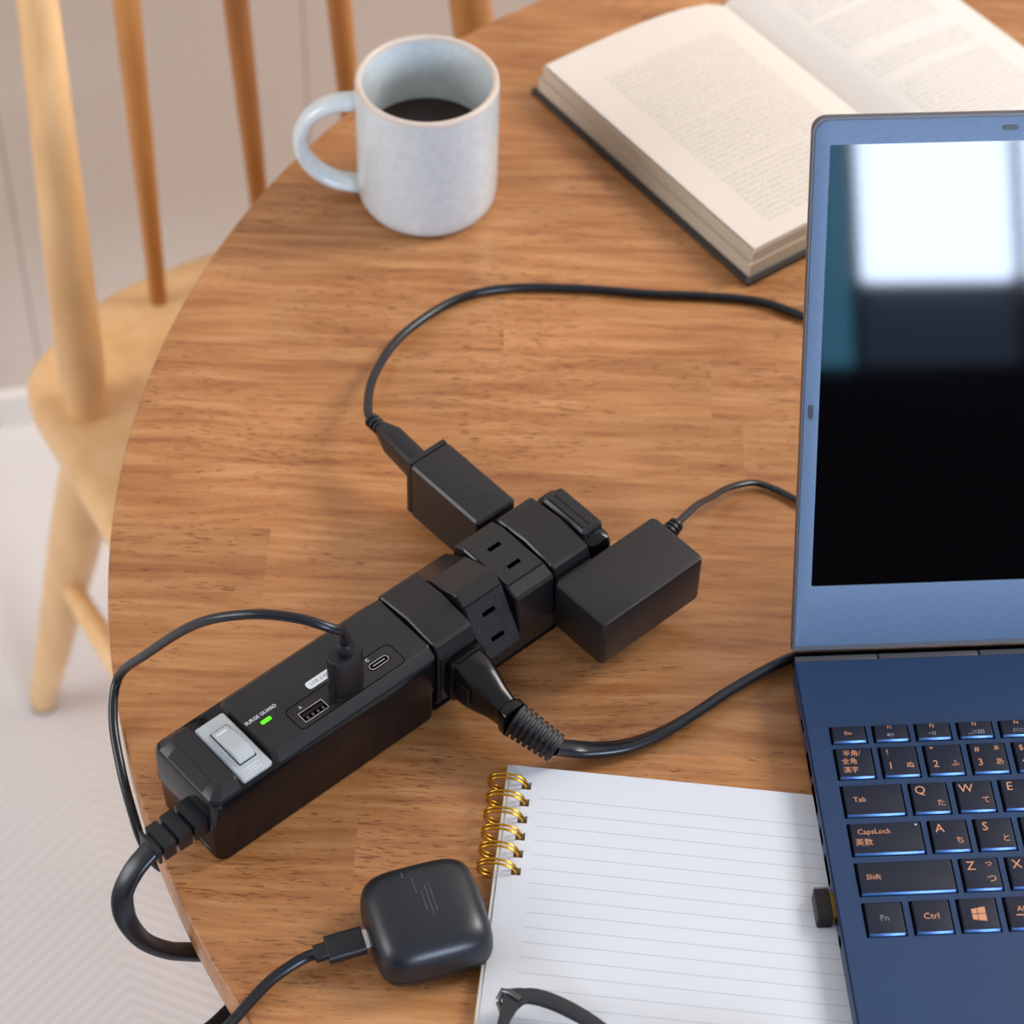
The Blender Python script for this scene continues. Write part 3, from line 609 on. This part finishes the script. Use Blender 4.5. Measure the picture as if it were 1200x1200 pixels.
loft(secs, bm); bmesh.ops.bevel(bm, geom=[e for e in bm.edges], offset=.25, segments=1, affect='EDGES')
rk = obj('rocker_switch', bm, M['grey_plate'], st, smooth=20)
obj('mark', xf(box(21.4, 26.4, -.35, .35, -.03, .05), Matrix.Translation((0, 26.1, 45.27)) @ Matrix.Rotation(R(10), 4, 'X')), M['white_print'], rk, smooth=None)
bm = bmesh.new()
for k in range(2): box(20.5+k*1.2, 27.5-k*1.4, 6.6-k*1.3, 6.9-k*1.3, 43.28, 43.36, bm=bm)
for k in range(5): box(20.4+k*1.5, 21.4+k*1.5, 4.0, 4.4, 43.28, 43.36, bm=bm)
obj('embossed_marks', bm, M['white_print'], st, smooth=None)
# printing and led
T = 45.04
obj('printed_text', text_bm([('SURGE GUARD', 41.6, 23.1, T, 2.35, 0, 'CENTER'), ('A', 56.2, 15.4, T, 2.2, 0, 'CENTER'), ('C', 92.6, 16.4, T, 2.2, 0, 'CENTER')], off=.014), M['white_print'], st, smooth=None)
obj('status_light', rbox(39.0, 44.2, 18.4, 20.4, [(44.9, 0), (45.15, .1), (45.25, .4)], .6, 2), M['led'], st, label='glowing green status light')
bd = obj('badge', loft([rrect(64.8, 88, 19.9, 23.9, z, 1.4, 4) for z in (44.98, 45.06)]), M['white_print'], st, smooth=None, label='white printed badge')
obj('badge_text', text_bm([('USB 2.4A', 71.4, 21.9, 45.09, 2.5, 0, 'CENTER')]), M['grey_print'], bd, smooth=None)
obj('badge_mark', loft([rrect(77.2, 87, 20.6, 23.2, z, .5, 3) for z in (45.06, 45.1)]), M['blk_void'], bd, smooth=None)
# port group outline (thin groove) around the ports
bm = bmesh.new(); a_ = rrect(49.4, 105.2, 5.4, 18.2, 45.02, 2.6, 5); b2 = rrect(49.8, 104.8, 5.8, 17.8, 45.02, 2.3, 5)
loft([[(x, y, 45.0) for x, y, z in a_], [(x, y, 45.05) for x, y, z in a_], [(x, y, 45.05) for x, y, z in b2]], bm, False, False); obj('port_outline', bm, M['blk_void'], st, smooth=None)
def frame_bm(u0, u1, v0, v1, t, z0, z1): return holed_plate([u0, u0+t, u1-t, u1], [v0, v0+t, v1-t, v1], [(1, 1)], z0, z1)
for u0 in (53.0, 70.2):
    pt = obj('usb_port', box(u0, u0+12.6, 7.6, 13.4, 44.9, 45.08), M['blk_void'], st, smooth=None)
    obj('metal_rim', frame_bm(u0+.1, u0+12.5, 7.7, 13.3, .35, 45.0, 45.2), M['steel'], pt, smooth=None)
    obj('tongue', box(u0+1, u0+11.6, 10.4, 12.2, 45.08, 45.14), M['blk_gloss2'], pt, smooth=None)
    for q in range(4): obj('contact', box(u0+2+q*2.6, u0+3+q*2.6, 8.6, 10.0, 45.08, 45.16), M['dark_steel'], pt, smooth=None)
pt = obj('usb_c_port', loft([rrect(90.2, 101.0, 10.2, 14.4, z, 2.0, 5) for z in (44.95, 45.1)]), M['blk_void'], st, smooth=None)
obj('metal_rim', loft([[(x, y, zz) for x, y, _ in rrect(91.0-i, 100.2+i, 10.9-i, 13.7+i, 0, 1.38+i, 5)] for zz, i in ((45.1, .35), (45.22, .35), (45.22, 0), (45.1, 0))], cap0=False, cap1=False), M['steel'], pt, smooth=None)
obj('tongue', box(92.4, 98.8, 12.0, 12.7, 45.1, 45.18), M['grey_print'], pt, smooth=None)
# maker's mark on the end face
mt = Matrix.Translation((.25, 12.2, 6.0)) @ Matrix.Rotation(R(-90), 4, 'Z') @ Matrix.Rotation(R(90), 4, 'X')
obj('end_mark', xf(text_bm([('ELECOM', 0, 0, .15, 2.9, 0, 'CENTER')]), mt), M['grey_print'], st, smooth=None)
# base rail and taps
obj('base_rail', rbox(117.5, 212, 3, 40.5, [(.3, .6), (1.0, 0), (2.0, 0), (2.3, .5)], 2), M['blk_gloss2'], st)
CV, CZ = 21.8, 24.2
SEC = [(14.5, 21.0), (19.6, 18.9), (20.7, 17.2), (22.9, 0), (20.7, -17.2), (19.6, -18.9), (15, -20.5), (0, -21.9), (-15, -20.5), (-19.6, -18.9), (-20.7, -17.2), (-22.9, 0), (-20.7, 17.2), (-19.6, 18.9), (-14.5, 21.0)]
def tap(u0, u1, phi, slots=True):
    """phi: how far the outlet face is turned from straight up towards the near side"""
    def rot(x, y): a = R(phi); return (CV + x*math.cos(a) - y*math.sin(a), CZ + x*math.sin(a)+y*math.cos(a))
    secs = []
    for u_, s in ((u0, .965), (u0+.6, 1), (u1-.6, 1), (u1, .965)):
        secs.append([(u_, *rot(x*s, y*s)) for x, y in SEC])
    t_ = obj('outlet_block', loft(secs), M['blk_satin'], st, smooth=12)
    # textured face plate with two slots
    c = (u0+u1)/2
    mtx = Matrix.Translation((0, CV, CZ)) @ Matrix.Rotation(R(phi), 4, 'X')
    xs = [u0+.8, c-3.5, c+3.5, u1-.8]; ys = [-13.8, -7.45, -5.2, 5.2, 7.45, 13.8]
    pl = holed_plate(xs, ys, [(1, 1), (1, 3)] if slots else [], 20.9, 21.7)
    p_ = obj('face_plate', xf(pl, mtx), M['blk_grain'], t_, smooth=None)
    if slots:
        for a, b_ in ((-7.45, -5.2), (5.2, 7.45)): obj('slot', xf(box(c-3.5, c+3.5, a, b_, 20.95, 21.1), mtx), M['blk_void'], t_, smooth=None)
    return t_
tap(118.6, 139.4, 90); tap(140.2, 162.2, 61); tap(163.0, 184.8, 0); tap(185.8, 206.6, 90)
# satin skins on the ridged upper faces of the taps seen from above
# end cap
obj('end_cap', rbox(207.6, 222.0, 2.2, 41.4, [(.4, 1.4), (2, .2), (36, 0), (40, 1.2), (42.0, 4.0)], 4), M['blk_gloss'], st)
lt = obj('end_latch', rbox(208.6, 220.8, 8.0, 36.5, [(41.0, 0), (44.2, .3), (45.4, 1.4)], 2.0), M['blk_matte'], st)
for u_ in (211.0, 214.6): obj('ridge', sweep([(u_, 11, 45.4), (u_, 33.5, 45.4)], .45, n=8), M['blk_gloss'], lt)
# cord relief + cord
P = [(2, 13.0, 24.5), (-4, 13, 24.3), (-10, 13, 24), (-23, 13.2, 23)]
rel = bmesh.new()
for a, b_, wv, hz in ((3, -6.5, 7.0, 5.6), (-7.6, -14.2, 7.0, 5.0), (-15.4, -21.4, 6.8, 4.6), (-22.6, -24.4, 6.8, 4.4)):
    box(b_, a, 13-wv, 13+wv, 24-hz-.3*abs(b_)/10, 24+hz-.3*abs(b_)/10, bev=.8, seg=2, bm=rel)
for a, b_ in ((-6.5, -7.6), (-14.2, -15.4), (-21.4, -22.6)): box(b_-.3, a+.3, 8.6, 17.4, 20.4, 26.6, bm=rel)
obj('cord_relief', rel, M['blk_rubber'], st)
cp = [(-20, 13, 23.0)] + [S(q) for q in [(-141.0, 549.5, 21.5), (-147.5, 543.0, 16), (-152.0, 537.0, 7), (-151.0, 533.0, -5), (-145.0, 531.5, -18), (-136.5, 534.5, -30), (-127.0, 540.0, -40), (-112, 545, -48), (-100, 538, -50), (-103.8, 522, -44), (-112.9, 506.0, -40), (-124, 493, -38), (-140, 470, -45)]]
obj('cord', sweep(catmull(cp, 8), 4.7, 2.2, shape=FIG8), M['blk_cable'], st, smooth=60)

# ------------------------------------------------------------------ power cord plugged into the first tap
pc = thing('mains_cable', 'thick black twin-core cord plugged into the near side of the power strip', 'cord', (*SO, 0), SA)
PU, PZ = 131.0, 23.5
def sec_y(v, hu, hz, z=PZ, u=PU, ex=.45):
    return [(u+hu*x, v, z+hz*y) for x, y in SQ]
obj('plug', loft([sec_y(-.3, 9.6, 12.6), sec_y(-1.4, 10.2, 13.2), sec_y(-4.2, 10.2, 13.2), sec_y(-4.6, 9.2, 12.4)]), M['blk_gloss2'], pc, smooth=30)
obj('plug_grip', loft([sec_y(-4.4, 9.0, 12.2), sec_y(-9, 8.8, 12.0, PZ-.2), sec_y(-16, 7.4, 10.6, PZ-.6), sec_y(-23, 5.8, 8.0, PZ-1.2), sec_y(-29, 5.2, 6.6, PZ-1.8), sec_y(-31, 6.4, 7.6, PZ-2.0), sec_y(-34, 6.4, 7.6, PZ-2.3)]), M['blk_gloss'], pc, smooth=40)
bm = bmesh.new()
for k in range(7): box(PU-10.0+.5, PU-9.1+.5, -8-k*1.1, -7.5-k*1.1, PZ-5.5, PZ+5.5, bm=bm)
obj('grip_ribs', bm, M['blk_matte'], pc, smooth=None)
c0, c1 = Vector((PU, -33.5, PZ-2.2)), Vector((PU+6.5, -54.0, PZ-8.5))
dv = (c1-c0)
obj('strain_relief', sweep([c0, c1], [5.0, 4.2], [6.2, 4.8], shape=SQ), M['blk_rubber'], pc)
for k in range(8):
    t = (k+.45)/8; p_ = c0.lerp(c1, t); dd = dv.normalized()
    obj('relief_rib', sweep([p_-dd*.95, p_-dd*.75, p_+dd*.75, p_+dd*.95], [5.9-1.0*t, 6.3-1.0*t, 6.3-1.0*t, 5.9-1.0*t], [7.2-1.6*t, 7.6-1.6*t, 7.6-1.6*t, 7.2-1.6*t], shape=SQ), M['blk_rubber'], pc)
pts = [tuple(c1-dv.normalized()*2), S((29.5, 616.0, 9)), S((38.5, 618.0, 6)), S((52.0, 621.5, 4.6)), S((66, 628.5, 4.2)), S((81, 639.5, 4.3)), S((96, 652.0, 4.6)), S((110, 662.5, 4.8)), S((123, 671.0, 4.8)), S((136, 677, 4.8)), S((150, 686, 4.8)), S((160, 700, 4.6)), S((166, 730, 4.6))]
pp = catmull(pts, 8); nn = len(pp)
tw = [min(62, max(0, (i/nn-.08)*190)) for i in range(nn)]
obj('cord', sweep(pp, 4.2, 2.5, shape=FIG8, twist=tw), M['blk_cable'], pc, smooth=60)

# ------------------------------------------------------------------ upright laptop charger on the far side, with its own cable
ad = thing('slim_charger', 'upright slim black wall charger plugged into the far side of the power strip', 'power adapter', (*SO, 0), SA)
obj('case', rbox(178.8, 201.8, 44.6, 91.6, [(8.2, 1.6), (9.4, .3), (41.2, .2), (42.4, 1.2), (42.6, 2)], 2.0, 4), M['blk_matte'], ad, smooth=30)
obj('end_panel', loft([[(u_, v_, z_) for u_, z_ in ((179.5, 9.2), (201.1, 9.2), (201.1, 42.0), (179.5, 42.0))] for v_ in (91.4, 94.0)]), M['blk_matte'], ad, smooth=None)
for dz in (-6.35, 6.35): obj('prong', box(188.6, 195, 41, 44.8, 24+dz-.8, 24+dz+.8), M['steel'], ad, smooth=None)
cc = thing('charger_cable', 'black round cable curving from the upright charger round to the back of the laptop', 'cable', (*SO, 0), SA)
A = [(-52, 768, 27), (-58.4, 776.8, 26), (-64.5, 785.0, 25)]
k0 = (190.2, 94.8, 27); e0 = S((-61.8, 782.5, 25.6)); 
obj('connector', sweep([k0, tuple(Vector(k0).lerp(Vector(e0), .75)), e0], [5.6, 5.2, 3.2], [7.0, 6.4, 3.6], shape=SQ), M['blk_rubber'], cc)
b0, b1 = Vector(e0), Vector(S((-67.6, 791.0, 23.2)))
obj('strain_relief', sweep([b0, b1], 2.3, n=12), M['blk_rubber'], cc)
for k in range(3):
    p_ = b0.lerp(b1, (k+.5)/3); dd = (b1-b0).normalized(); obj('relief_rib', sweep([p_-dd*1.1, p_-dd*.6, p_+dd*.6, p_+dd*1.1], [3.1, 3.7, 3.7, 3.1], n=14), M['blk_rubber'], cc)
pts = [tuple(b1-(b1-b0).normalized())] + [S(q) for q in [(-69.6, 801.2, 20), (-69.0, 827.8, 13), (-60.4, 858.1, 7), (-45.8, 881.1, 3.6), (-27.3, 897.8, 2.4), (-3.9, 905.2, 2.3), (30.5, 906.3, 2.3), (65.0, 904.2, 2.3), (95.1, 903.9, 2.3), (120.8, 901.4, 2.3), (141.0, 892.6, 2.3), (160.3, 880.1, 2.3), (186, 860, 2.3), (205, 820, 2.3), (212, 760, 2.3)]]
obj('cord', sweep(catmull(pts, 8), 2.2, n=12), M['blk_cable'], cc, smooth=60)

# ------------------------------------------------------------------ boxy adapter on the near side
ab_ = thing('boxy_adapter', 'boxy black power adapter jutting from the near side of the power strip towards the laptop', 'power adapter', (*SO, 0), SA)
obj('case', rbox(182.4, 242.6, -33.2, -1.0, [(13.6, 1.2), (14.2, .3), (15.2, 0), (39.4, 0), (40.6, .4), (41.0, 1.2)], 2.6, 5), M['blk_adapter'], ab_, smooth=30)
for dz in (-6.35, 6.35): obj('prong', box(192, 198.4, -1.6, 2, 25+dz-.8, 25+dz+.8), M['steel'], ab_, smooth=None)
b0, b1 = Vector((242.0, -9.0, 33)), Vector((252.4, -6.6, 33))
obj('strain_relief', sweep([b0, b1], 2.2, n=12), M['blk_rubber'], ab_)
for k in range(4):
    p_ = b0.lerp(b1, (k+.55)/4); dd = (b1-b0).normalized(); rr = 4.6-.35*k; obj('relief_rib', sweep([p_-dd*.95, p_-dd*.7, p_+dd*.7, p_+dd*.95], [rr-.5, rr, rr, rr-.5], n=14), M['blk_rubber'], ab_)
pts = [tuple(b1-(b1-b0).normalized()*1.5)] + [S(q) for q in [(83.5, 741.5, 26), (91.5, 755.0, 17), (101.0, 769.5, 8), (112.5, 777.0, 3.6), (122.5, 775.0, 2.2), (132.0, 769.0, 2.2), (143.0, 760.5, 2.2), (156, 748, 2.2), (170, 735, 2.2)]]
obj('cord', sweep(catmull(pts, 8), 1.8, 1.2, n=12, twist=0), M['blk_cable'], ab_, smooth=60)

# ------------------------------------------------------------------ usb cable standing in the strip's second port
uc = thing('usb_cable', 'thin black charging cable plugged upright into the power strip and hanging over the table edge', 'cable', (*SO, 0), SA)
UU, UV = 76.6, 10.4
obj('plug', loft([[(UU+8.0*s*x, UV+4.4*s*y, z) for x, y in [(math.copysign(abs(math.cos(2*math.pi*k/28))**.6, math.cos(2*math.pi*k/28)), math.copysign(abs(math.sin(2*math.pi*k/28))**.6, math.sin(2*math.pi*k/28))) for k in range(28)]] for z, s in ((47.2, .97), (47.6, 1), (69.5, 1), (70.0, .96))]), M['blk_rubber'], uc, smooth=30)
obj('metal_shell', box(70.8, 82.4, 8.2, 12.6, 45.3, 47.6), M['steel'], uc, smooth=None)
obj('strain_relief', lathe([(3.3, 69.8), (3.3, 75.6), (2.9, 76.2)], 16, cx=UU+.6, cy=UV), M['blk_rubber'], uc)
pts = [(UU+.6, UV, 74.5), (UU+.2, UV+.2, 82), S((-71.0, 612.6, 90)), S((-84.8, 613.9, 94)), S((-104.3, 617.2, 91)), S((-126.9, 624.1, 75)), S((-151.5, 635.0, 40)), S((-166.5, 641.4, 15)), S((-168.0, 626.7, 5)), S((-162.8, 606.4, -2)), S((-156.8, 590.6, -12)), S((-151.4, 581.0, -24)), S((-144, 578.0, -36)), S((-128, 582, -46)), S((-104, 592, -54)), S((-80, 600, -62)), S((-50, 604, -90))]
obj('cord', sweep(catmull(pts, 8), 2.1, n=12), M['blk_cable'], uc, smooth=60)

# ------------------------------------------------------------------ earbud case + charging cable
EC = (-28.6, 526.0); EA = 19
eb = thing('earbud_case', 'rounded matte black earbud case lying beside the notebook', 'earbud case', (*EC, 0), EA)
def sup(a, b_, z, n_=48, e=.42):
    out = []
    for k in range(n_):
        t = 2*math.pi*k/n_; c, s = math.cos(t), math.sin(t); out.append((a*math.copysign(abs(c)**e, c), b_*math.copysign(abs(s)**e, s), z))
    return out
A_, B_ = 24.0, 23.6
low = [(0.3, .60, .58), (1.2, .78, .5), (3.0, .9, .47), (6.0, .975, .44), (9.2, .998, .43)]
upr = [(9.8, 1.0, .43), (13, 1.0, .43), (17, .985, .44), (20.5, .945, .46), (23.2, .87, .5), (25.0, .76, .54), (26.1, .62, .58), (26.7, .4, .62), (26.9, .15, .7)]
obj('lid', loft([sup(A_*s, B_*s, z, e=e) for z, s, e in low]), M['blk_matte'], eb, smooth=60)
M['blk_case'] = mat('soft_touch_black', (26, 29, 36), .36)
obj('case_body', loft([sup(A_*s, B_*s, z, e=e) for z, s, e in upr]), M['blk_case'], eb, smooth=60)
bm = bmesh.new(); random.seed(3)
for k, (x0, L_) in enumerate(((-1.5, 13), (-1, 15), (1.5, 9), (-5, 7), (-8.5, 3))):
    xx = [3.2, 1.4, -.6, -2.6, -6.0][k]; y = 7.5-x0
    while L_ > 0:
        l = random.uniform(.6, 1.4); box(xx, xx+.35, y-l, y, 26.93, 26.98, bm=bm); y -= l+.35; L_ -= l+.35
for k in range(3): box(-10.4+k*.9, -10.0+k*.9, 2.4-k*.5, 3.4+k*.5, 26.3, 26.55, bm=bm)
obj('fine_print', bm, M['dim_print'], eb, smooth=None)
cw = math.cos(R(EA)); sw_ = math.sin(R(EA))
ec = thing('earbud_charging_cable', 'thin black cable plugged into the earbud case and trailing over the table corner', 'cable', (0, 0, 0), 0)
q0, q1 = Vector((-52.2, 518.4, 10.4)), Vector((-67.6, 513.1, 9.4)); dd = (q1-q0).normalized()
obj('metal_tip', sweep([q0-dd*2.4, q0+dd*1.0], [4.6]*2, [1.6]*2, shape=SQ), M['steel'], ec)
obj('plug', sweep([q0+dd*.9, q0+dd*1.2, q1-dd*.3, q1], [5.4, 5.8, 5.8, 5.4], [2.6, 2.9, 2.9, 2.6], shape=SQ), M['blk_rubber'], ec)
obj('strain_relief', sweep([q1-dd*.5, q1+dd*4.6, q1+dd*5], [3.5, 3.4, 3.1], [2.3, 2.3, 2.1], shape=SQ), M['blk_rubber'], ec)
pts = [tuple(q1+dd*4), (-75.5, 511.0, 7.6), (-81.5, 507.6, 6.0), (-88.6, 502.0, 4.6), (-94.6, 495.0, 3.4), (-100.4, 486.9, 2.6), (-106.2, 478.1, 2.5), (-116, 463, 2.4), (-124, 448, -6), (-128, 440, -30), (-130, 436, -80)]
obj('cord', sweep(catmull(pts, 8), 2.3, n=12), M['blk_cable'], ec, smooth=60)

# ------------------------------------------------------------------ eyeglasses on the notebook
gl = thing('eyeglasses', 'dark grey half-rim eyeglasses resting on the ruled notebook', 'eyeglasses', (1.2, 493.0, 6), -17)
def lensring(cx, mir=1):
    # outline of one lens, x to the right, y up, starting at the hinge corner
    P = [(3.5, -2.5), (7, 2.0), (14, 3.4), (24, 2.4), (36, -.6), (46, -5.2), (51, -11.5), (51.5, -20), (48, -30), (40, -36.5), (29, -39), (17, -37.5), (8, -31), (3.6, -20), (2.6, -10)]
    return [(cx+mir*x, y) for x, y in catmull([(a, b_, 0) for a, b_ in P+[P[0]]], 3)[:-1] for _ in (0,)] if False else [(cx+mir*q[0], q[1]) for q in catmull([(a, b_, 0) for a, b_ in P+[P[0]]], 3)[:-1]]
GZ = 9.0
for cx, mir in ((3, 1), (130, -1)):
    ring = lensring(cx, mir); N3 = len(ring)
    obj('lens', loft([[(x, y, GZ+z) for x, y in ring] for z in (-.6, .6)]), M['lens'], gl, smooth=20)
    i0, i1 = -4, 19
    topP = [ring[i % N3] for i in range(i0, i1)]
    wd = [1.2+2.2*max(0, math.sin(math.pi*min(1, (k+1)/len(topP))))**.6 for k in range(len(topP))]
    obj('brow_rim', sweep([(x, y, GZ+.6) for x, y in topP], [w_*.95 for w_ in wd], [1.8]*len(wd), shape=SQ), M['frame'], gl)
    obj('hinge_block', loft([[(cx+mir*x, y, GZ+z) for x, y in ((-1.5, 1.5), (5, 4.2), (9, 2.5), (6, -4), (4.5, -12), (1.2, -12), (0, -5))] for z in (-1.2, 2.4)]), M['frame'], gl, smooth=20)
    lowP = [ring[i % N3] for i in range(i1-1, N3+i0+1)]
    obj('wire_rim', sweep([(x, y, GZ) for x, y in lowP], .5, n=8), M['dark_steel'], gl)
    obj('end_piece', sweep([(cx+mir*-2.4, -2.0, GZ-1), (cx+mir*-1.6, 1.2, GZ+1.4), (cx+mir*1.5, .8, GZ+2.6), (cx+mir*6.5, -1.0, GZ+2.8)], 1.3, 1.1, n=10), M['dark_steel'], gl, label='grey metal end piece')
    P = [(cx+mir*-2.2, -2.5, GZ-1.5), (cx+mir*8, -12.0, GZ-4), (cx+mir*40, -21, 3.4), (cx+mir*92, -30, 2.6), (cx+mir*118, -40, 1.6)]
    obj('temple', sweep(catmull(P, 6), 1.2, 1.0, n=8), M['dark_steel'], gl)
obj('bridge', sweep(catmull([(54, -8, GZ), (60, -3.5, GZ+1.5), (66.5, -2.8, GZ+2), (73, -3.5, GZ+1.5), (79, -8, GZ)], 5), 1.1, n=10), M['dark_steel'], gl)
